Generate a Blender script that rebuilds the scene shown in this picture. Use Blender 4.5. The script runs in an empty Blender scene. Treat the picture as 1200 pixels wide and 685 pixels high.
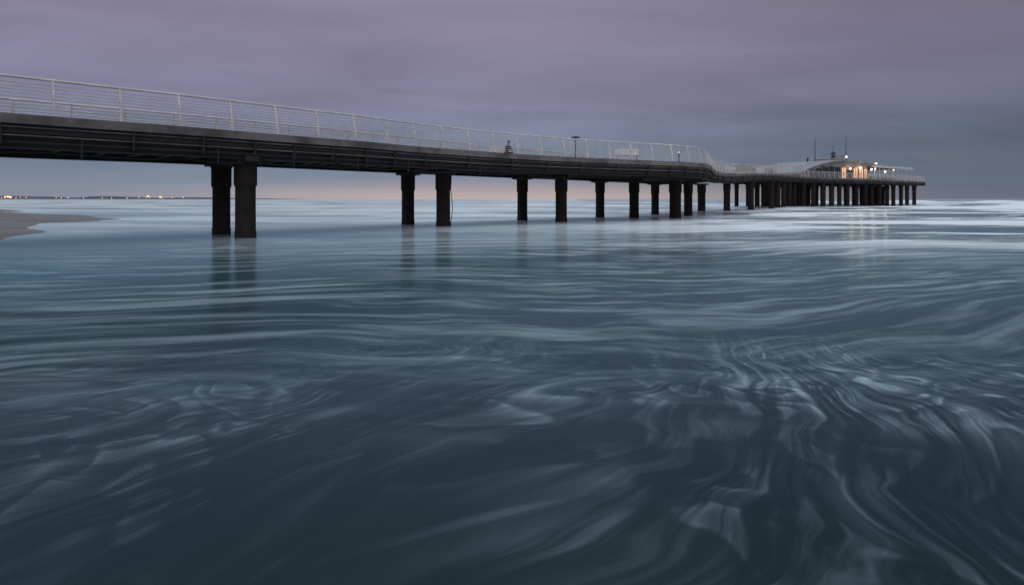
import bpy, math, random
from mathutils import Vector, Matrix
random.seed(4)
EYE=1.5
scene=bpy.context.scene
scene.view_settings.view_transform='Standard'; scene.view_settings.look='None'; scene.view_settings.exposure=0

# ---------------------------------------------------------------- node helpers
class NT:
    def __init__(s,tree): s.t=tree; s.n=tree.nodes; s.l=tree.links
    def put(s,sock,v):
        if v is None: return
        if isinstance(v,bpy.types.NodeSocket): s.l.new(v,sock)
        else: sock.default_value=v
    def m(s,op,a,b=None,c=None,clamp=False):
        n=s.n.new('ShaderNodeMath'); n.operation=op; n.use_clamp=clamp
        s.put(n.inputs[0],a); s.put(n.inputs[1],b); s.put(n.inputs[2],c); return n.outputs[0]
    def vm(s,op,a,b=None,sc=None):
        n=s.n.new('ShaderNodeVectorMath'); n.operation=op
        s.put(n.inputs[0],a); s.put(n.inputs[1],b)
        if sc is not None: s.put(n.inputs['Scale'],sc)
        return n.outputs['Value'] if op in('LENGTH','DOT_PRODUCT') else n.outputs[0]
    def xyz(s,x,y,z=0.0):
        n=s.n.new('ShaderNodeCombineXYZ'); s.put(n.inputs[0],x); s.put(n.inputs[1],y); s.put(n.inputs[2],z); return n.outputs[0]
    def sep(s,v):
        n=s.n.new('ShaderNodeSeparateXYZ'); s.put(n.inputs[0],v); return n.outputs
    def noise(s,v,scale=1.0,detail=2.0,rough=0.5,col=False,dist=0.0,dim='3D',off=None):
        n=s.n.new('ShaderNodeTexNoise'); n.noise_dimensions=dim
        if off is not None: v=s.vm('ADD',v,(off,off*0.7,0))
        s.put(n.inputs['Vector'],v); n.inputs['Scale'].default_value=scale
        n.inputs['Detail'].default_value=detail; n.inputs['Roughness'].default_value=rough; n.inputs['Distortion'].default_value=dist
        return n.outputs['Color'] if col else n.outputs[0]
    def ss(s,v,a,b,lo=0.0,hi=1.0):
        n=s.n.new('ShaderNodeMapRange'); n.interpolation_type='SMOOTHSTEP'; s.put(n.inputs[0],v)
        for i,x in enumerate((a,b,lo,hi)): s.put(n.inputs[i+1],x)
        return n.outputs[0]
    def mix(s,f,a,b):
        n=s.n.new('ShaderNodeMix'); n.data_type='RGBA'; s.put(n.inputs[0],f); s.put(n.inputs[6],a); s.put(n.inputs[7],b); return n.outputs[2]
    def ramp(s,f,stops):
        n=s.n.new('ShaderNodeValToRGB'); s.put(n.inputs[0],f); e=n.color_ramp.elements
        while len(e)<len(stops): e.new(0.5)
        for k,(p,c) in zip(e,stops): k.position=p; k.color=(*c,1)
        return n.outputs[0]

def mat(name,col,rough=0.6,metal=0.0,var=0.25,scale=3.0,col2=None,bump=0.0,emit=None,es=0.0):
    m=bpy.data.materials.new(name); m.use_nodes=True; t=NT(m.node_tree); p=t.n['Principled BSDF']
    tc=t.n.new('ShaderNodeTexCoord').outputs['Object']
    c2=col2 if col2 else tuple(c*(1-var) for c in col)
    n=t.noise(tc,scale,3,0.6)
    f=t.ss(n,0.35,0.65)
    t.put(p.inputs['Base Color'],t.mix(f,(*col,1),(*c2,1)))
    p.inputs['Roughness'].default_value=rough; p.inputs['Metallic'].default_value=metal
    if bump:
        b=t.n.new('ShaderNodeBump'); b.inputs['Strength'].default_value=bump; b.inputs['Distance'].default_value=0.03
        t.l.new(t.noise(tc,scale*6,2,0.6),b.inputs['Height']); t.l.new(b.outputs[0],p.inputs['Normal'])
    if emit: p.inputs['Emission Color'].default_value=(*emit,1); p.inputs['Emission Strength'].default_value=es
    return m

M_rail=mat('railing_steel',(0.74,0.68,0.62),0.42,0.0,0.25,2)
M_cable=mat('cable_steel',(0.66,0.62,0.59),0.45,0.0)
M_fascia=mat('edge_concrete',(0.20,0.172,0.158),0.85,0,0.55,0.7,bump=0.4)
M_steel=mat('girder_paint',(0.018,0.017,0.018),0.75,0,0.4,1.0,col2=(0.03,0.023,0.02))
M_pile=mat('rusted_pile',(0.010,0.008,0.007),0.95,0,0.5,2.0,col2=(0.028,0.014,0.011),bump=0.8)
M_wood=mat('deck_planks',(0.20,0.15,0.11),0.8,0,0.4,2.0)
M_white=mat('white_paint',(0.66,0.63,0.63),0.5,0,0.12,1.5)
M_bwall=mat('building_render',(0.34,0.30,0.29),0.6,0,0.35,0.5)
M_roof=mat('building_roof',(0.36,0.35,0.38),0.6,0,0.3,0.4)
M_dark=mat('dark_metal',(0.03,0.03,0.033),0.5,0.4,0.3)
M_glass=mat('dark_glass',(0.03,0.035,0.045),0.12,0,0.2)
M_lit=mat('lit_window',(0.4,0.3,0.22),0.5,0,0.3,0.6,emit=(1.0,0.52,0.24),es=0.8)
M_bulb=mat('lamp_bulb',(0.8,0.7,0.5),0.4,emit=(1.0,0.74,0.44),es=9)
M_bulb2=mat('small_lamp',(0.8,0.7,0.5),0.4,emit=(1.0,0.70,0.42),es=1.5)
M_town=mat('town_light',(0.8,0.5,0.3),0.4,emit=(1.0,0.42,0.15),es=5)
M_awn=mat('awning_fabric',(0.45,0.40,0.38),0.8)

# ---------------------------------------------------------------- mesh builder
class MB:
    def __init__(s): s.v=[]; s.f=[]; s.mi=[]; s.mats=[]
    def mid(s,m):
        if m not in s.mats: s.mats.append(m)
        return s.mats.index(m)
    def add(s,vs,fs,m):
        o=len(s.v); s.v+= [tuple(v) for v in vs]; k=s.mid(m)
        for f in fs: s.f.append(tuple(i+o for i in f)); s.mi.append(k)
    def box(s,c,size,m,R=None):
        R=R or Matrix.Identity(3); c=Vector(c); h=[x/2 for x in size]
        vs=[c+R@Vector((x*h[0],y*h[1],z*h[2])) for x in(-1,1) for y in(-1,1) for z in(-1,1)]
        s.add(vs,[(0,1,3,2),(4,6,7,5),(0,4,5,1),(2,3,7,6),(0,2,6,4),(1,5,7,3)],m)
    def tube(s,pts,r,m,n=6,caps=True,closed=False):
        pts=[Vector(p) for p in pts]; rs=r if isinstance(r,(list,tuple)) else [r]*len(pts)
        vs=[];fs=[]
        for i,p in enumerate(pts):
            a=pts[max(i-1,0)]; b=pts[min(i+1,len(pts)-1)]; d=(b-a).normalized()
            up=Vector((0,0,1)) if abs(d.z)<0.9 else Vector((1,0,0))
            x=d.cross(up).normalized(); y=x.cross(d)
            for k in range(n):
                t=2*math.pi*k/n; vs.append(p+(x*math.cos(t)+y*math.sin(t))*rs[i])
        for i in range(len(pts)-1):
            for k in range(n):
                fs.append((i*n+k,i*n+(k+1)%n,(i+1)*n+(k+1)%n,(i+1)*n+k))
        if caps: fs.append(tuple(range(n))[::-1]); fs.append(tuple((len(pts)-1)*n+k for k in range(n)))
        s.add(vs,fs,m)
    def sweep(s,path,nor,zs,o1,o2,z1,z2,m):
        vs=[];fs=[]
        for p,q,z in zip(path,nor,zs):
            for o,h in((o1,z1),(o2,z1),(o2,z2),(o1,z2)):
                vs.append((p.x+q.x*o,p.y+q.y*o,z+h))
        n=len(path)
        for i in range(n-1):
            for k in range(4): fs.append((i*4+k,i*4+(k+1)%4,(i+1)*4+(k+1)%4,(i+1)*4+k))
        fs+=[(3,2,1,0),((n-1)*4,(n-1)*4+1,(n-1)*4+2,(n-1)*4+3)]
        s.add(vs,fs,m)
    def obj(s,name,parent=None,smooth=False,loc=None):
        me=bpy.data.meshes.new(name); me.from_pydata(s.v,[],s.f)
        for m in s.mats: me.materials.append(m)
        me.polygons.foreach_set('material_index',s.mi)
        if smooth: me.polygons.foreach_set('use_smooth',[True]*len(s.f))
        me.update(); o=bpy.data.objects.new(name,me); scene.collection.objects.link(o)
        if parent: o.parent=parent
        if loc: o.location=loc
        return o
def empty(name,loc=(0,0,0),rz=0):
    e=bpy.data.objects.new(name,None); scene.collection.objects.link(e); e.location=loc; e.rotation_euler[2]=rz; return e
def light(name,loc,power,parent=None,col=(1,0.66,0.4),r=0.1):
    l=bpy.data.lights.new(name,'POINT'); l.energy=power; l.color=col; l.shadow_soft_size=r
    o=bpy.data.objects.new(name,l); scene.collection.objects.link(o); o.location=loc
    if parent: o.parent=parent
    return o

# ---------------------------------------------------------------- camera
cam=bpy.data.cameras.new('camera'); co=bpy.data.objects.new('camera',cam); scene.collection.objects.link(co)
co.location=(0,0,EYE); co.rotation_euler=(math.radians(90),0,0)
cam.lens=22; cam.sensor_width=36; cam.shift_y=-0.0912; cam.clip_end=30000; cam.clip_start=0.1
scene.camera=co

# ---------------------------------------------------------------- world sky
w=bpy.data.worlds.new('World'); scene.world=w; w.use_nodes=True
t=NT(w.node_tree); bg=t.n['Background']
d=t.vm('NORMALIZE',t.n.new('ShaderNodeTexCoord').outputs['Generated'])
x,y,z=t.sep(d)
zc=t.m('MAXIMUM',z,0.0)
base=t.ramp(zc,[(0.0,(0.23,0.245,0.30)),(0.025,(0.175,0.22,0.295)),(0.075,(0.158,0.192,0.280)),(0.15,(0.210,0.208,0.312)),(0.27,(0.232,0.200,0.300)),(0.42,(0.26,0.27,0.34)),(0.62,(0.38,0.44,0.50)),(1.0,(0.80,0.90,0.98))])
den=t.m('ADD',zc,0.10)
pv=t.xyz(t.m('DIVIDE',x,den),t.m('DIVIDE',y,den),0.0)
n1=t.noise(t.vm('MULTIPLY',pv,(0.55,0.95,1)),1.0,5,0.57,dist=0.5)
n2=t.noise(t.vm('MULTIPLY',pv,(0.20,0.34,1)),1.0,2,0.5,off=3.3)
f=t.m('ADD',t.m('MULTIPLY',t.m('SUBTRACT',n1,0.5),0.78),t.m('MULTIPLY',t.m('SUBTRACT',n2,0.5),0.95))
f=t.m('MULTIPLY',f,t.ss(zc,0.0,0.12,0.30,1.0))
side=t.ss(x,-0.15,0.72,1.06,0.66)
# unseen sky behind the viewer, brightness added to light the railing
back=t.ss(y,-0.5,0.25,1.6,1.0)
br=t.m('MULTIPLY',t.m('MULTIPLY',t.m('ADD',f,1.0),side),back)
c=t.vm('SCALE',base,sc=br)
glow=t.m('MULTIPLY',t.m('MULTIPLY',t.ss(zc,0.0,0.042,1.0,0.0),t.ss(t.m('ABSOLUTE',t.m('ADD',x,0.03)),0.08,0.62,1.0,0.0)),t.ss(y,0.0,0.3))
c=t.vm('ADD',c,t.vm('SCALE',(0.27,0.155,0.095),sc=glow))
sky=t.n.new('ShaderNodeTexSky'); sky.sky_type='NISHITA'; sky.sun_disc=False
sky.sun_elevation=math.radians(3); sky.sun_rotation=math.radians(200)
c=t.vm('ADD',c,t.vm('SCALE',sky.outputs[0],sc=0.003))
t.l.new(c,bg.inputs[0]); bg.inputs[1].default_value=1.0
w.name='sky'

sl=bpy.data.lights.new('sun','SUN'); sl.energy=0.34; sl.angle=math.radians(40); sl.color=(1,0.87,0.83)
so=bpy.data.objects.new('sun',sl); scene.collection.objects.link(so); so.rotation_euler=(math.radians(72),0,math.radians(-12))

# ---------------------------------------------------------------- sea
def axis(lo,hi,c,n,s0):
    a=math.asinh((lo-c)/s0); b=math.asinh((hi-c)/s0)
    return [c+s0*math.sinh(a+(b-a)*i/n) for i in range(n+1)]
xs=axis(-9000,9000,10,260,14); ys=axis(-400,14000,12,420,16)
def sst(v,a,b):
    u=min(max((v-a)/(b-a),0),1); return u*u*(3-2*u)
def seaz(x,y):
    z=0.0
    if y>25 and y<600:
        env=sst(y,25,70)*(1-sst(y,350,600))
        for k,(wl,am,ph,sl) in enumerate([(23,0.07,0.4,0.18),(37,0.10,2.1,-0.1),(9,0.03,1.0,0.35)]):
            z+=am*env*math.sin(2*math.pi*(y+sl*x+3*math.sin(x*0.05+k))/wl+ph)
        for yc,x0,x1,am,wd in[(44,20,58,0.13,1.6),(52,28,80,0.20,2.0),(64,36,105,0.30,2.5),(86,44,128,0.46,3.0),(112,70,180,0.6,3),(138,85,220,0.8,3.5),(172,125,330,1.3,4.5),(240,90,330,1.1,6)]:
            e=sst(x,x0,x0+25)*(1-sst(x,x1-25,x1))
            yy=yc+3*math.sin(x*0.06+yc)+1.2*math.sin(x*.23)
            z+=am*e*math.exp(-((y-yy)/wd)**2)*(0.65+0.35*math.sin(x*0.17+yc))
    return z
vs=[(x,y,seaz(x,y)) for y in ys for x in xs]; nx=len(xs)
fs=[(j*nx+i,j*nx+i+1,(j+1)*nx+i+1,(j+1)*nx+i) for j in range(len(ys)-1) for i in range(nx-1)]
me=bpy.data.meshes.new('sea_water'); me.from_pydata(vs,[],fs); me.polygons.foreach_set('use_smooth',[True]*len(fs)); me.update()
sea=bpy.data.objects.new('sea_water',me); scene.collection.objects.link(sea)
mw=bpy.data.materials.new('sea_water'); mw.use_nodes=True; t=NT(mw.node_tree); t.n.remove(t.n['Principled BSDF']); out=t.n['Material Output']
pos=t.n.new('ShaderNodeTexCoord').outputs['Object']
def warp(v,scale,amt,detail=1.0,off=None):
    nn=t.noise(v,scale,detail,0.5,col=True,dim='2D',off=off)
    return t.vm('ADD',v,t.vm('MULTIPLY',t.vm('SUBTRACT',nn,(0.5,0.5,0.5)),(amt,amt,0)))
px,py,pz=t.sep(pos)
flat=t.xyz(px,py,0.0)
# near swash: filaments fanning out from where the last wave drained, with soft finger-shaped foam fronts
wp=warp(flat,0.30,2.6,0.0); wp2=warp(wp,0.95,0.60,1.0,off=5.0); wp3=warp(wp2,3.0,0.11,1.0,off=9.0)
wx,wy,wz=t.sep(wp3)
dx=t.m('SUBTRACT',wx,2.5); dy=t.m('SUBTRACT',11.0,wy)
ang=t.m('ARCTAN2',dx,dy); r=t.vm('LENGTH',t.xyz(dx,dy,0.0))
st1=t.noise(t.xyz(t.m('MULTIPLY',ang,16.0),t.m('MULTIPLY',r,0.40)),1.0,4,0.65,dim='2D',off=1.7)
st2=t.noise(t.xyz(t.m('MULTIPLY',ang,66.0),t.m('MULTIPLY',r,0.60)),1.0,3,0.6,dim='2D',off=5.2)
streak=t.m('ADD',t.m('MULTIPLY',t.ss(st1,0.44,0.74),0.75),t.m('MULTIPLY',t.ss(st2,0.40,0.74),0.60))
fr=t.noise(t.xyz(t.m('MULTIPLY',ang,5.6),t.m('MULTIPLY',r,0.9)),1.0,2,0.5,dim='2D',off=9.3)
saw=t.m('FRACT',t.m('MULTIPLY',fr,6.0))
front=t.m('MULTIPLY',t.m('POWER',t.m('SUBTRACT',1.0,saw),2.0),t.ss(saw,0.0,0.22))
patch=t.ss(t.noise(flat,0.5,1,0.5,dim='2D',off=2.0),0.34,0.60)
near=t.m('ADD',t.m('MULTIPLY',t.m('MULTIPLY',front,t.m('ADD',t.m('MULTIPLY',streak,1.05),0.02)),0.80),t.m('MULTIPLY',streak,0.15))
near=t.m('MULTIPLY',near,t.m('ADD',t.m('MULTIPLY',patch,0.74),0.26))
near=t.m('MULTIPLY',near,t.ss(px,-3.4,1.4,0.42,1.0))
near=t.m('MULTIPLY',near,t.m('MULTIPLY',t.ss(py,2.3,4.4,0.26,0.85),t.ss(py,5.0,7.6,1.0,0.0)))
# middle / far water: long drawn streaks roughly parallel to the shore
wf=warp(warp(flat,0.10,5.0,0.0,off=4.0),0.5,0.8,off=7.0)
fx,fy,fz=t.sep(wf)
u1=t.m('ADD',fx,t.m('MULTIPLY',fy,0.35)); v1=t.m('SUBTRACT',fy,t.m('MULTIPLY',fx,0.22))
f1=t.noise(t.xyz(t.m('MULTIPLY',u1,0.26),t.m('MULTIPLY',v1,2.0)),1.0,4,0.68,dim='2D')
f2=t.noise(t.xyz(t.m('MULTIPLY',fx,0.035),t.m('MULTIPLY',fy,0.11)),1.0,3,0.55,dim='2D',off=3.0)
f3=t.noise(t.xyz(t.m('MULTIPLY',fx,0.030),t.m('MULTIPLY',fy,0.125)),1.0,5,0.70,dim='2D',off=8.0)
mid=t.m('MULTIPLY',t.ss(f1,0.42,0.76),t.ss(f2,0.30,0.60,0.30,1.0))
mid=t.m('MULTIPLY',mid,t.m('MULTIPLY',t.ss(py,3.2,7.0),t.ss(py,14.0,45.0,0.46,0.25)))
mid=t.m('MULTIPLY',mid,t.ss(px,-14.0,1.0,0.45,1.0))
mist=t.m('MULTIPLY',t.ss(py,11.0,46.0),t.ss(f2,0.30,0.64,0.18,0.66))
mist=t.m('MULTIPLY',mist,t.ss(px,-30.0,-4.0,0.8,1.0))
zone=t.m('MULTIPLY',t.ss(t.m('SUBTRACT',px,t.m('MULTIPLY',py,0.10)),-4.0,16.0),t.ss(t.m('SUBTRACT',py,t.m('MULTIPLY',px,0.12)),11.0,26.0))
surf=t.m('MULTIPLY',zone,t.ss(f3,0.45,0.56))
surf=t.m('MULTIPLY',surf,t.ss(py,150.0,330.0,1.0,0.25))
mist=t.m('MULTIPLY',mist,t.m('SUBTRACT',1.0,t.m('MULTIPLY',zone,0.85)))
crest=t.m('MULTIPLY',t.ss(pz,0.08,0.30),1.0)
tot=t.m('ADD',t.m('ADD',near,mid),t.m('ADD',t.m('ADD',mist,surf),crest),clamp=True)
tot=t.m('MINIMUM',tot,0.97)
fb=t.n.new('ShaderNodeBsdfDiffuse')
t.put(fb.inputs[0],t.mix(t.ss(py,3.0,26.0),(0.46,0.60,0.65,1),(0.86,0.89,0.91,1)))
b=t.n.new('ShaderNodeBump'); b.inputs['Strength'].default_value=0.26; b.inputs['Distance'].default_value=0.05
hh=t.m('ADD',t.noise(flat,0.9,2,0.5,dim='2D'),t.m('MULTIPLY',f2,0.6))
t.l.new(hh,b.inputs['Height'])
# turbid body, foreground darkening painted into its colour, under a teal-tinted reflection
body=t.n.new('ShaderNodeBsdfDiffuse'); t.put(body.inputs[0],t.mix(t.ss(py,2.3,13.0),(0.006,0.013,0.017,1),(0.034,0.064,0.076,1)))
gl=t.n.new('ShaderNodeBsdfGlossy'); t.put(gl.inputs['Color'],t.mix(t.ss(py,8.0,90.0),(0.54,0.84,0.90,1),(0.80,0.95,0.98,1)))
t.put(gl.inputs['Roughness'],t.ss(py,6.0,60.0,0.19,0.13)); t.l.new(b.outputs[0],gl.inputs['Normal'])
fn=t.n.new('ShaderNodeFresnel'); fn.inputs[0].default_value=1.33; t.l.new(b.outputs[0],fn.inputs['Normal'])
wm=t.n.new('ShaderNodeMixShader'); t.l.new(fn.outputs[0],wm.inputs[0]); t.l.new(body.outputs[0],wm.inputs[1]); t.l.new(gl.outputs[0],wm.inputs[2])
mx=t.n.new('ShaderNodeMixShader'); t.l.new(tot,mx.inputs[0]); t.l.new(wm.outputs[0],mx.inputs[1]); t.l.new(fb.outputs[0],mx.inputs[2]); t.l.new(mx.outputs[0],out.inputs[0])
me.materials.append(mw)

# ---------------------------------------------------------------- beach
shore=[(-60,-14),(-20,-15.5),(0,-16.5),(12,-17),(20,-18),(30,-22.6),(40,-28),(50,-33.5),(58,-39.5),(64,-47),(72,-55),(90,-74),(150,-130),(300,-290),(700,-760),(2600,-3200)]
def lerp(tab,v):
    if v<=tab[0][0]: return tab[0][1]
    for a,b2 in zip(tab,tab[1:]):
        if v<=b2[0]: u=(v-a[0])/(b2[0]-a[0]); return a[1]+(b2[1]-a[1])*u
    return tab[-1][1]
mb=MB(); rows=[]; yy=-60
while yy<2600: rows.append(yy); yy+= 1.2 if yy<100 else yy*0.03
offs=[-6,-3,-1,0,1,2,4,6,9,13,18,25,35,50,80,140,400,1500,5000]
prof=[(-6,-0.35),(0,0.0),(6,0.14),(13,0.34),(25,0.6),(50,1.1),(140,1.6),(5000,2)]
vs=[]
for a in rows:
    s0=lerp(shore,a)+0.7*math.sin(a*0.31)+0.4*math.sin(a*0.9+1)
    for o in offs: vs.append((s0-o,a,lerp(prof,o)+(0.03*math.sin(o*1.1+a*0.4)*math.sin(a*.23) if o>5 else 0)))
k=len(offs)
mb.add(vs,[(j*k+i,(j+1)*k+i,(j+1)*k+i+1,j*k+i+1) for j in range(len(rows)-1) for i in range(k-1)],mat('wet_sand',(0.17,0.155,0.145),0.5,0,0.4,0.25,bump=0.3))
mb.obj('sand_beach',smooth=True)

# ---------------------------------------------------------------- distant coast with town lights
coast=empty('distant_coast')
mb=MB(); vs=[];n=160
for i in range(n+1):
    X=-3600+ (3600-900)*i/n
    h=4+7*abs(math.sin(i*0.13)+0.4*math.sin(i*0.41))*(1-sst(i,90,160))+2*math.sin(i*1.7)**2
    h*=1-sst(i,140,160)*0.8
    vs+=[(X,2600,-1),(X,2640,h),(X,2900,h*0.8)]
mb.add(vs,[(i*3+j,(i+1)*3+j,(i+1)*3+j+1,i*3+j+1) for i in range(n) for j in(0,1)],mat('coast_scrub',(0.12,0.13,0.16),0.9,0,0.4,0.01))
mb.obj('low_hills',coast)
mb=MB()
def ball(mb,c,r,m,seg=8,ring=5):
    vs=[];fs=[]
    for i in range(ring+1):
        ph=math.pi*i/ring
        for k in range(seg):
            a=2*math.pi*k/seg; vs.append((c[0]+r*math.sin(ph)*math.cos(a),c[1]+r*math.sin(ph)*math.sin(a),c[2]+r*math.cos(ph)))
    for i in range(ring):
        for k in range(seg): fs.append((i*seg+k,(i+1)*seg+k,(i+1)*seg+(k+1)%seg,i*seg+(k+1)%seg))
    mb.add(vs,fs,m)
for q in [2,6,9,11,13,19,24,31,66,72,80,98,120,131,149,163,172,174,176,188,190,202,215]:
    X=(q-600)/733*2590; big=q in(6,9,11,13,174,188)
    ball(mb,(X,2590,random.uniform(4,9)+(5 if big else 0)),2.6 if big else 1.1,M_town)
mb.obj('town_lights',coast)
# ---------------------------------------------------------------- pier geometry
N=[(-34,-4),(-24,8),(-14.9,18.2),(-11,22.3),(-8.7,25),(-6.4,27.6),(-4.2,30.5),(0,34.9),(4.2,38.2),(9,41.1),(12,43.0),(14.1,45.4),(15.6,49),(17.2,53.5),(19.3,58.5),(23.2,66),(32.6,84),(41.5,99),(54,116.5),(64,124),(76,132.8),(88,141.8),(99,150)]
F=[(-38.5,0),(-28.5,12),(-19.2,22.4),(-15.2,26.4),(-12.7,29.3),(-10.4,32.2),(-8.2,35.2),(-4.5,40),(-0.5,45),(4,50),(7.5,54.5),(9.8,57.5),(11.5,59.8),(13,62),(15.2,65),(18.6,69.5),(27.6,87),(36.3,102.5),(44,128),(54,138),(66,146.8),(78,155.8),(89,164)]
ZR=[(60,3.65),(68,3.85),(84,4.55),(100,5.15),(112,5.3),(400,5.3)]
def catmull(pts,sub):
    P=[Vector((*p,0)) for p in pts]; P=[P[0]*2-P[1]]+P+[P[-1]*2-P[-2]]; o=[]
    for i in range(1,len(P)-2):
        for s in range(sub):
            u=s/sub; a,b,c,dd=P[i-1],P[i],P[i+1],P[i+2]
            o.append(0.5*((2*b)+(c-a)*u+(2*a-5*b+4*c-dd)*u*u+(3*b-a-3*c+dd)*u**3))
    o.append(P[-2]); return o
SUB=8
NP=catmull(N,SUB); FP=catmull(F,SUB)
ZD=[EYE+lerp(ZR,p.y)-1.18 for p in NP]     # walking surface height
def normals(path,flip):
    o=[]
    for i in range(len(path)):
        d=(path[min(i+1,len(path)-1)]-path[max(i-1,0)]).normalized(); q=Vector((-d.y,d.x,0))
        o.append(-q if flip else q)
    return o
NN=normals(NP,False); FN=normals(FP,True)
pier=empty('pier')
mb=MB()
n=len(NP); vs=[]
for p,q,z in zip(NP,FP,ZD):
    for h in(0.0,-0.2): vs+= [(p.x,p.y,z+h),(q.x,q.y,z+h)]
fs=[]
for i in range(n-1):
    a=i*4;b2=a+4
    fs+=[(a,b2,b2+1,a+1),(a+2,a+3,b2+3,b2+2)]
mb.add(vs,fs,M_wood); mb.obj('deck',pier)
mb=MB()
for path,nor in((NP,NN),(FP,FN)):
    mb.sweep(path,nor,ZD,-0.06,0.24,-0.24,0.05,M_fascia)       # edge kerb
    mb.sweep(path,nor,ZD,0.02,0.10,-0.35,-0.31,M_fascia)
    mb.sweep(path,nor,ZD,0.10,0.16,-0.52,-0.244,M_steel)
    mb.sweep(path,nor,ZD,0.00,0.12,-0.60,-0.56,M_fascia)
    mb.sweep(path,nor,ZD,0.24,0.52,-0.92,-0.244,M_steel)         # main girder
    mb.sweep(path,nor,ZD,0.16,0.60,-0.96,-0.922,M_steel)
    mb.sweep(path,nor,ZD,0.06,0.12,-0.80,-0.75,M_steel)
mb.obj('edge_beams',pier)
mb=MB()
for i in range(0,n,2):
    p,q=NP[i],FP[i]; z=ZD[i]
    dv=(q-p); L=dv.length; R=Matrix.Rotation(math.atan2(dv.y,dv.x),3,'Z')
    mb.box(((p.x+q.x)/2,(p.y+q.y)/2,z-0.50),(L-0.9,0.18,0.55),M_steel,R)
for i in range(0,n,4):
    p=NP[i]; q=NN[i]; z=ZD[i]; R=Matrix.Rotation(math.atan2(q.y,q.x),3,'Z')
    mb.box((p.x+q.x*0.09,p.y+q.y*0.09,z-0.57),(0.26,0.07,0.60),M_steel,R)
mb.obj('cross_beams',pier)
# piles
PN=[(-10.35,24.3),(-3.78,34.4),(3.28,41.7),(9.95,51),(16.5,58.6)]
PF=[(-12.4,26.7),(-6.05,36.4),(0.73,44.2),(7.4,52.6),(13.95,61)]
def deckz(x,y):
    j=min(range(n),key=lambda i:((NP[i]+FP[i])/2-Vector((x,y,0))).length); return ZD[j]
mb=MB()
def pile(x,y,r,z):
    mb.tube([(x,y,-3),(x,y,0.25),(x,y,0.3),(x,y,z-1.95)],[r*1.03,r*1.03,r*0.98,r*0.97],M_pile,14)
    mb.tube([(x,y,z-2.0),(x,y,z-1.92),(x,y,z-1.2),(x,y,z-1.08)],[r*1.0,r*1.1,r*1.1,r*1.2],M_pile,14)
    mb.box((x,y,z-1.025),(r*2.7,r*2.7,0.14),M_steel,Matrix.Rotation(math.radians(49),3,'Z'))
for i,(a,b2) in enumerate(zip(PN,PF)):
    za=deckz(*a)
    for c2,rr in((a,0.39),(b2,0.37)): pile(*c2,rr,za)
    dv=Vector((b2[0]-a[0],b2[1]-a[1],0)); R=Matrix.Rotation(math.atan2(dv.y,dv.x),3,'Z')
    mb.box(((a[0]+b2[0])/2,(a[1]+b2[1])/2,za-0.94),(dv.length+1.6,0.5,0.2),M_steel,R)
pile(13.1,50.2,0.46,deckz(13,50))
pile(-22,13.5,0.39,ZD[0]); pile(-24.4,15.8,0.37,ZD[0])
for (x2,y2) in[(20.6,68.0),(27.3,79.5),(33.4,87.5)]: pile(x2,y2,0.42,deckz(x2,y2))
D=Vector((0.802,0.597,0)); Bv=Vector((-0.597,0.802,0)); O=Vector((54,116.5,0))
s=-14
while s<56:
    for dep in((1.0,8,15) if s>0 else (1.2,5.0)):
        p=O+D*(s+random.uniform(-.4,.4))+Bv*dep
        if s<0:
            u=(14+s)/14; p=Vector((43+11*u,101+15.5*u,0))+Bv*(dep)
        pile(p.x,p.y,0.42,EYE+4.12 if s>-6 else deckz(p.x,p.y))
    s+=3.6 if s>0 else 3.2
mb.obj('piles',pier,smooth=False)
mb=MB()
mb.tube([(-3.2,33.2,3.1),(-3.25,33.25,2.0),(-3.15,33.2,1.0),(-3.3,33.3,-0.2)],0.02,M_steel,5)
for i in range(18,60,7):
    p=NP[i]+NN[i]*0.05; mb.tube([(p.x,p.y,ZD[i]-0.6),(p.x,p.y,ZD[i]-1.2)],0.03,M_steel,6)
pts=[]
for i in range(14,60):
    p=NP[i]+NN[i]*0.3; pts.append((p.x,p.y,ZD[i]-1.04-0.10*abs(math.sin(i*0.55))))
mb.tube(pts,0.02,M_steel,5)
mb.obj('ropes_and_drains',pier)

# railings
def resample(path,zs,step):
    out=[];acc=0;L=[0]
    for a,b2 in zip(path,path[1:]): L.append(L[-1]+(b2-a).length)
    s=0;i=0
    while s<L[-1]:
        while L[i+1]<s: i+=1
        u=(s-L[i])/(L[i+1]-L[i]); d=(path[i+1]-path[i]).normalized()
        out.append((path[i].lerp(path[i+1],u),zs[i]+(zs[i+1]-zs[i])*u,d)); s+=step
    return out
def railing(path,zs,flip,name,extra_end=None,step=1.8):
    mb=MB(); sg=-1 if flip else 1; LEAN=0.24
    nor=normals(path,flip)
    PR=((0,0),(0.35,0.03),(0.7,0.10),(1.11,LEAN),(1.3,LEAN+.02))
    for p,z,d in resample(path,zs,step):
        q=Vector((-d.y,d.x,0))*sg
        a=Vector((p.x,p.y,z+0.05))+q*0.03
        vs=[];fs=[]
        for h,o in PR[:4]:
            for sx,sy in((-.03,-.04),(.03,-.04),(.03,.04),(-.03,.04)):
                vs.append(a+d*sx+q*(o+sy)+Vector((0,0,h)))
        for i in range(3):
            for k in range(4): fs.append((i*4+k,i*4+(k+1)%4,(i+1)*4+(k+1)%4,(i+1)*4+k))
        fs+=[(0,1,2,3),(12,13,14,15)]
        mb.add(vs,fs,M_rail)
    def off(h):
        for (h0,o0),(h1,o1) in zip(PR,PR[1:]):
            if h<=h1: return o0+(o1-o0)*(h-h0)/(h1-h0)
        return LEAN
    def line(h,r,m,ns):
        o=off(h)+0.03; mb.tube([(p.x+q.x*o,p.y+q.y*o,z+0.05+h) for p,q,z in zip(path,nor,zs)],r,m,ns)
    line(1.13,0.042,M_rail,8)
    for i in range(9): line(0.10+i*0.108,0.013,M_cable,4)
    return mb.obj(name)
endz=ZD[-1]
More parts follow.
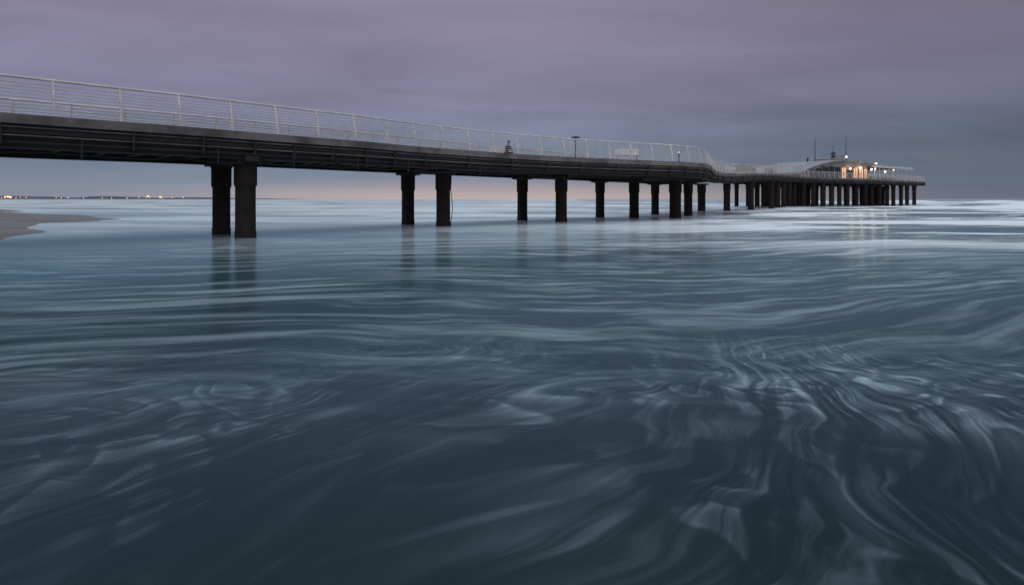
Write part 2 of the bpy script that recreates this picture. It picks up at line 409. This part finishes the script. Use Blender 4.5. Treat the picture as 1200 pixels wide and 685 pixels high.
NPx=NP+[Vector((97,152.7,0)),Vector((93,158.3,0)),Vector((89.2,163.6,0))]; NZ=ZD+[endz]*3
railing(NPx,NZ,False,'pier_railing')
railing(FP,ZD,True,'pier_railing.001')

# ---------------------------------------------------------------- benches
def bench(loc,rz,name='park_bench'):
    e=empty(name,loc,rz)
    mb=MB()
    for i in range(5): mb.box((0,-0.20+i*0.1,0.45),(1.65,0.08,0.035),M_white)
    mb.obj('seat',e)
    mb=MB()
    R=Matrix.Rotation(math.radians(-14),3,'X')
    for i in range(4): mb.box((0,0.27+i*0.028,0.56+i*0.105),(1.65,0.03,0.085),M_white,R)
    mb.obj('backrest',e)
    mb=MB()
    for sx in(-0.68,0.68):
        mb.tube([(sx,-0.24,0),(sx,-0.22,0.43)],0.028,M_white,8); mb.tube([(sx,0.30,0),(sx,0.22,0.43),(sx,0.27,0.52),(sx,0.385,0.93)],0.028,M_white,8)
        mb.tube([(sx,-0.24,0.41),(sx,0.24,0.41)],0.025,M_white,8)
        mb.tube([(sx,-0.23,0.43),(sx,-0.23,0.64),(sx,-0.1,0.67),(sx,0.31,0.67)],0.022,M_white,8)
    mb.obj('legs_and_armrests',e)
    return e
DZ=EYE+2.47+0.002
bench((7.85,42.3,DZ),math.radians(8))
bench((-0.65,41.2,DZ),math.radians(44))
bench((24.6,69.8,deckz(24,69)+0.01),math.radians(30))

# ---------------------------------------------------------------- people
M_coat=mat('dark_coat',(0.025,0.027,0.035),0.85); M_jean=mat('dark_jeans',(0.02,0.025,0.04),0.85)
M_skin=mat('skin',(0.42,0.26,0.19),0.6,0,0.1); M_hair=mat('dark_hair',(0.02,0.014,0.01),0.7); M_shoe=mat('shoes',(0.02,0.02,0.02),0.6)
def skinobj(name,V,E,Rd,m,parent,root=0,sub=1):
    me=bpy.data.meshes.new(name); me.from_pydata(V,E,[]); o=bpy.data.objects.new(name,me); scene.collection.objects.link(o); o.parent=parent
    me.materials.append(m)
    bpy.context.view_layer.objects.active=o
    sk=o.modifiers.new('skin','SKIN'); sk.use_smooth_shade=True
    try:
        sv=me.skin_vertices[0].data
    except Exception:
        o.select_set(True); bpy.ops.mesh.customdata_skin_add(); sv=me.skin_vertices[0].data
    for i,rr in enumerate(Rd):
        sv[i].radius=(rr if isinstance(rr,tuple) else (rr,rr)); sv[i].use_root=False
    sv[root].use_root=True
    ss=o.modifiers.new('sub','SUBSURF'); ss.levels=sub; ss.render_levels=sub
    return o
def head(e,c,yaw=0.0,pitch=0.0):
    mb=MB()
    ball(mb,(0,0,0),0.1,M_skin,20,14)
    vs=[]
    for v in mb.v:
        x,y,z=v; z*=1.2; y*=1.02; x*=0.8
        if z<-0.02: k=1-0.35*(-z-0.02)/0.1; x*=k; y=y*k-0.012*(1-k)*3
        vs.append((x,y,z))
    mb.v=vs
    mb.tube([(0,-0.095,0.02),(0,-0.118,-0.022),(0,-0.098,-0.034)],[0.008,0.016,0.012],M_skin,8)
    mb.tube([(-0.022,-0.088,-0.058),(0,-0.094,-0.056),(0.022,-0.088,-0.058)],[0.004,0.007,0.004],mat('lips',(0.3,0.12,0.1),0.5),6)
    for sx in(-1,1):
        ball(mb,(sx*0.031,-0.088,0.008),0.012,M_white,8,6); ball(mb,(sx*0.031,-0.097,0.008),0.006,M_hair,8,6)
        mb.tube([(sx*0.078,0.0,0.03),(sx*0.092,0.008,0.01),(sx*0.082,0.0,-0.03)],[0.01,0.016,0.008],M_skin,8)
    vs=[];fs=[];seg=20;ring=9
    for i in range(ring+1):
        ph=math.radians(118)*i/ring
        for k2 in range(seg):
            a=2*math.pi*k2/seg; yy2=math.sin(ph)*math.sin(a)
            lim=1.0 if yy2>-0.35 else 0.62
            ph2=ph*lim
            vs.append((0.089*math.sin(ph2)*math.cos(a),0.112*math.sin(ph2)*math.sin(a)+0.008,0.132*math.cos(ph2)+0.002))
    for i in range(ring):
        for k2 in range(seg): fs.append((i*seg+k2,(i+1)*seg+k2,(i+1)*seg+(k2+1)%seg,i*seg+(k2+1)%seg))
    mb.add(vs,fs,M_hair)
    o=mb.obj('head',e,smooth=True); o.location=c; o.rotation_euler=(pitch,0,yaw); return o
def hand(e,wrist,dirv,palmn,side,name):
    d=Vector(dirv).normalized(); nn=Vector(palmn).normalized(); sd=d.cross(nn).normalized()*side
    W=Vector(wrist); V=[W,W+d*0.045,W+d*0.085]; E=[(0,1),(1,2)]; Rr=[(0.026,0.018),(0.038,0.016),(0.038,0.014)]
    skinobj(name+'_palm',[tuple(v) for v in V],E,Rr,M_skin,e)
    V=[];E=[];Rr=[];roots=[]
    for i,L in enumerate((0.068,0.078,0.072,0.056)):
        b2=W+d*0.075+sd*(0.027-0.018*i); k=len(V); roots.append(k)
        V+=[b2,b2+d*L*0.45+nn*0.006,b2+d*L*0.75+nn*0.02,b2+d*L*0.92+nn*0.036]; E+=[(k,k+1),(k+1,k+2),(k+2,k+3)]; Rr+=[0.009,0.0088,0.008,0.007]
    b2=W+d*0.025+sd*0.028; k=len(V); V+=[b2,b2+d*0.03+sd*0.022+nn*0.005,b2+d*0.055+sd*0.028+nn*0.014]; E+=[(k,k+1),(k+1,k+2)]; Rr+=[0.011,0.010,0.008]; roots.append(k)
    o=skinobj(name+'_fingers',[tuple(v) for v in V],E,Rr,M_skin,e)
    for rt in roots: o.data.skin_vertices[0].data[rt].use_root=True
def sitting(loc,rz):
    e=empty('person',loc,rz)       # faces -Y
    V=[(0,0,0.60),(0,0.01,0.74),(0,-0.03,0.92),(0,-0.08,1.04),(0,-0.10,1.11),
       (0.17,-0.08,1.02),(0.235,-0.10,0.83),(0.20,-0.30,0.70),(-0.17,-0.08,1.02),(-0.235,-0.10,0.83),(-0.20,-0.30,0.70)]
    E=[(0,1),(1,2),(2,3),(3,4),(3,5),(5,6),(6,7),(3,8),(8,9),(9,10)]
    skinobj('jacket',V,E,[(0.17,0.13),(0.155,0.115),(0.18,0.12),(0.10,0.09),(0.06,0.06),0.075,0.058,0.042,0.075,0.058,0.042],M_coat,e)
    V=[(0,0.0,0.57),(0.10,-0.05,0.56),(0.13,-0.45,0.53),(0.12,-0.43,0.10),(-0.10,-0.05,0.56),(-0.12,-0.46,0.53),(-0.15,-0.40,0.10)]
    skinobj('trousers',V,[(0,1),(1,2),(2,3),(0,4),(4,5),(5,6)],[(0.15,0.1),0.095,0.068,0.048,0.095,0.068,0.048],M_jean,e)
    for sx,yy2 in((0.12,-0.43),(-0.15,-0.40)):
        skinobj('shoe',[(sx,yy2+0.03,0.05),(sx,yy2-0.08,0.045),(sx,yy2-0.19,0.035)],[(0,1),(1,2)],[(0.042,0.045),(0.045,0.04),(0.04,0.03)],M_shoe,e)
    mbn=MB(); mbn.tube([(0,-0.095,1.08),(0,-0.12,1.18)],[0.05,0.048],M_skin,10); mbn.obj('neck',e,True)
    head(e,(0,-0.145,1.265),0.2,math.radians(12))
    hand(e,(0.20,-0.32,0.69),(-0.25,-1,-0.5),(0,0.2,-1),-1,'left'); hand(e,(-0.20,-0.32,0.69),(0.25,-1,-0.5),(0,0.2,-1),1,'right')
    return e
sitting((-0.32,41.46,DZ-0.005),math.radians(44))

# ---------------------------------------------------------------- lamps on the pier
def bollard(loc,h=0.95,lit=True,p=12):
    e=empty('street_lamp',loc); mb=MB()
    mb.tube([(0,0,0),(0,0,0.04)],0.11,M_dark,12); mb.tube([(0,0,0.04),(0,0,h-0.12)],0.045,M_dark,10)
    mb.tube([(0,0,h-0.04),(0,0,h),(0,0,h+0.03)],[0.12,0.11,0.04],M_dark,14)
    mb.obj('post_and_cap',e)
    mb=MB(); mb.tube([(0,0,h-0.12),(0,0,h-0.04)],0.05,M_bulb2 if lit else M_glass,10); mb.obj('lantern',e)
    if lit: light('lamp_light',(0,0,h-0.08),p,e,r=0.07)
def tall_lamp(loc,h=2.15):
    e=empty('street_lamp',loc); mb=MB()
    mb.tube([(0,0,0),(0,0,0.05)],0.13,M_dark,12); mb.tube([(0,0,0.05),(0,0,h)],[0.05,0.035],M_dark,10)
    mb.tube([(0,0,h-0.02),(0,0,h+0.05),(0,0,h+0.11)],[0.34,0.32,0.05],M_dark,16); mb.obj('post_and_hood',e)
    mb=MB(); mb.tube([(0,0,h-0.09),(0,0,h-0.021)],[0.08,0.12],M_glass,12); mb.obj('lens',e)
bollard((12.0,45.0,DZ),h=0.95,p=8)
tall_lamp((4.8,47.3,DZ))

# ---------------------------------------------------------------- restaurant on the pier head
rest=empty('restaurant_building')
BZ=EYE+4.12+0.003
Rb=Matrix((D,Bv,Vector((0,0,1)))).transposed()
Mx=Matrix.Translation(O+Bv*3+Vector((0,0,BZ)))@Rb.to_4x4()
rest.matrix_world=Mx
H=[(5,1.3),(8,2.1),(12,2.9),(16,3.45),(20,3.75),(26,3.8),(33,3.65)]
mb=MB(); vs=[];fs=[]
for tt,h in H: vs+=[(tt,0,0),(tt,0,h),(tt,10,h),(tt,10,0)]
for i in range(len(H)-1):
    for k in(0,1,2): fs.append((i*4+k,(i+1)*4+k,(i+1)*4+k+1,i*4+k+1))
fs+=[(0,1,2,3),((len(H)-1)*4+3,(len(H)-1)*4+2,(len(H)-1)*4+1,(len(H)-1)*4)]
mb.add(vs,fs,M_bwall); mb.obj('walls',rest)
mb=MB(); vs=[]
HR=[(3.2,0.75)]+H+[(34.2,3.5)]
for tt,h in HR: vs+=[(tt,-1.1,h+0.03),(tt,-1.1,h+0.28),(tt,11,h+0.28),(tt,11,h+0.03)]
fs=[]
for i in range(len(HR)-1):
    for k in range(4): fs.append((i*4+k,(i+1)*4+k,(i+1)*4+(k+1)%4,i*4+(k+1)%4))
q=(len(HR)-1)*4; fs+=[(0,1,2,3),(q+3,q+2,q+1,q)]
mb.add(vs,fs,M_roof); 
mb.box((27.5,5,4.35),(7,5,0.55),M_roof); mb.box((27.5,5,4.66),(7.6,5.6,0.08),M_white)
mb.obj('roof',rest)
mb=MB(); mg=MB()
for i,tt in enumerate([9.5,12,14.5,17,19.6,22.2,24.8,27.4,30,32]):
    hh=min(lerp(H,tt-1)-0.75,2.5); wd=2.0 if tt<31 else 1.4
    zc2=0.35+(hh-0.35)/2 if i not in(5,) else hh/2
    ht=hh-0.35 if i!=5 else hh
    (mg).box((tt,-0.02,zc2),(wd,0.06,ht),M_lit if i in(5,7,8,9) else M_glass)
    for sx in(-1,0,1): mb.box((tt+sx*wd/2,-0.06,zc2),(0.07,0.1,ht+0.1),M_dark)
    for sz in(-1,1): mb.box((tt,-0.065,zc2+sz*ht/2),(wd+0.07,0.11,0.07),M_dark)
mg.obj('windows',rest); mb.obj('window_frames',rest)
mb=MB()
mb.box((43.6,4.2,3.15),(20.5,10.5,0.16),M_roof); mb.box((43.6,-1.1,3.02),(20.7,0.12,0.34),M_white)
for i in range(9): mb.box((34.3+i*2.35,-1.0,1.5),(0.10,0.10,3.0),M_white)
for i in range(9): mb.box((34.3+i*2.35,8.6,1.5),(0.10,0.10,3.0),M_white)
for i in range(18): mb.box((34+i*1.15,4.2,3.27),(0.08,11.4,0.12),M_white)
mb.obj('veranda',rest)
mb=MB()
mb.box((39,6.5,1.45),(9.4,0.12,2.9),M_bwall)
for i in range(4): mb.box((35.8+i*2.2,6.42,1.5),(1.6,0.06,2.0),M_lit if i in(0,1) else M_glass)
for i in range(5):
    cx=37+i*3.1
    mb.tube([(cx,1.5,0),(cx,1.5,0.72)],0.05,M_dark,8); mb.tube([(cx,1.5,0.72),(cx,1.5,0.76)],0.45,M_white,14)
    for sx in(-0.75,0.75):
        mb.box((cx+sx,1.5,0.45),(0.42,0.42,0.05),M_dark); mb.box((cx+sx*1.27,1.5,0.72),(0.04,0.42,0.5),M_dark)
        for a in(-.18,.18):
            for b3 in(-.18,.18): mb.box((cx+sx+a,1.5+b3,0.21),(0.035,0.035,0.42),M_dark)
mb.obj('inner_wall_and_tables',rest)
mb=MB()
bul=[(24.5,-0.35,2.3,0.19),(29,-0.4,2.6,0.24),(33.6,-0.6,2.4,0.19),(38,0.5,2.7,0.16),(43,0.5,2.2,0.24),(47.5,0.5,2.7,0.14),(27.5,1.9,5.1,0.17),(34.4,-1.3,3.75,0.14)]
for (a,b3,c3,rr) in bul:
    ball(mb,(a,b3,c3),rr,M_bulb)
mb.obj('globe_lamps',rest)
for (a,b3,c3,rr) in bul:
    if rr>0.185: light('globe_light',(a,b3-0.4,c3),34,rest,r=0.2)
mb=MB()
mb.tube([(28,5,4.7),(28,5,5.1)],[0.75,0.6],M_dark,12)
for a in range(4):
    an=a*math.pi/2+0.6; mb.tube([(28+0.45*math.cos(an),5+0.45*math.sin(an),5.1),(28+0.38*math.cos(an),5+0.38*math.sin(an),5.9)],0.06,M_dark,6)
mb.tube([(28,5,5.15),(28,5,5.3),(28,5,5.7),(28,5,5.8)],[0.34,0.3,0.2,0.05],M_dark,12)
mb.tube([(28,5,5.88),(28,5,6.0),(28,5,6.5)],[0.62,0.55,0.06],M_dark,12); mb.tube([(28,5,6.5),(28,5,7.6)],0.05,M_dark,6)
mb.obj('bell_turret',rest)
mb=MB()
mb.tube([(22,6,4.0),(22,6,9.2)],[0.09,0.05],M_dark,6); mb.box((22,6,8.2),(1.1,0.06,0.06),M_dark); mb.box((22,6,7.6),(0.7,0.06,0.06),M_dark)
mb.tube([(36,6,3.3),(36,6,10.6)],[0.09,0.05],M_dark,6)
mb.tube([(25,6,4.0),(25,6,6.0)],0.03,M_dark,6); mb.tube([(17,5,3.7),(17,5,4.6)],0.18,M_dark,8)
mb.box((31,5,5.2),(1.4,1.0,1.0),M_bwall)
mb.obj('masts_and_vents',rest)
e=empty('closed_parasol',(49.5,117.5,BZ)); mb=MB()
mb.tube([(0,0,0),(0,0,2.4)],0.03,M_dark,8); mb.tube([(0,0,0.9),(0,0,1.1),(0,0,2.1),(0,0,2.45)],[0.06,0.16,0.13,0.02],M_awn,10); mb.tube([(0,0,0),(0,0,0.08)],0.3,M_dark,12); mb.obj('pole_and_canvas',e)
Mg=mat('planter_shrub',(0.04,0.06,0.035),0.9)
for loc in((45.5,110.5,EYE+4.12),(36.0,94.5,deckz(35,94)),(31.5,86.0,deckz(31,86))):
    e=empty('flower_planter',loc); mb=MB(); mb.box((0,0,0.25),(1.6,0.6,0.5),M_awn); mb.box((0,0,0.52),(1.7,0.7,0.05),M_dark)
    for i in range(260):
        c2=Vector((random.uniform(-.75,.75),random.uniform(-.28,.28),0.55+random.random()**1.4*0.8)); a=Vector((random.gauss(0,1),random.gauss(0,1),random.gauss(0,1))).normalized()*0.09; b3=a.cross(Vector((random.gauss(0,1),random.gauss(0,1),random.gauss(0,1)))).normalized()*0.05
        mb.add([c2-a,c2+b3,c2+a,c2-b3],[(0,1,2,3)],Mg)
    mb.obj('box_and_shrub',e)
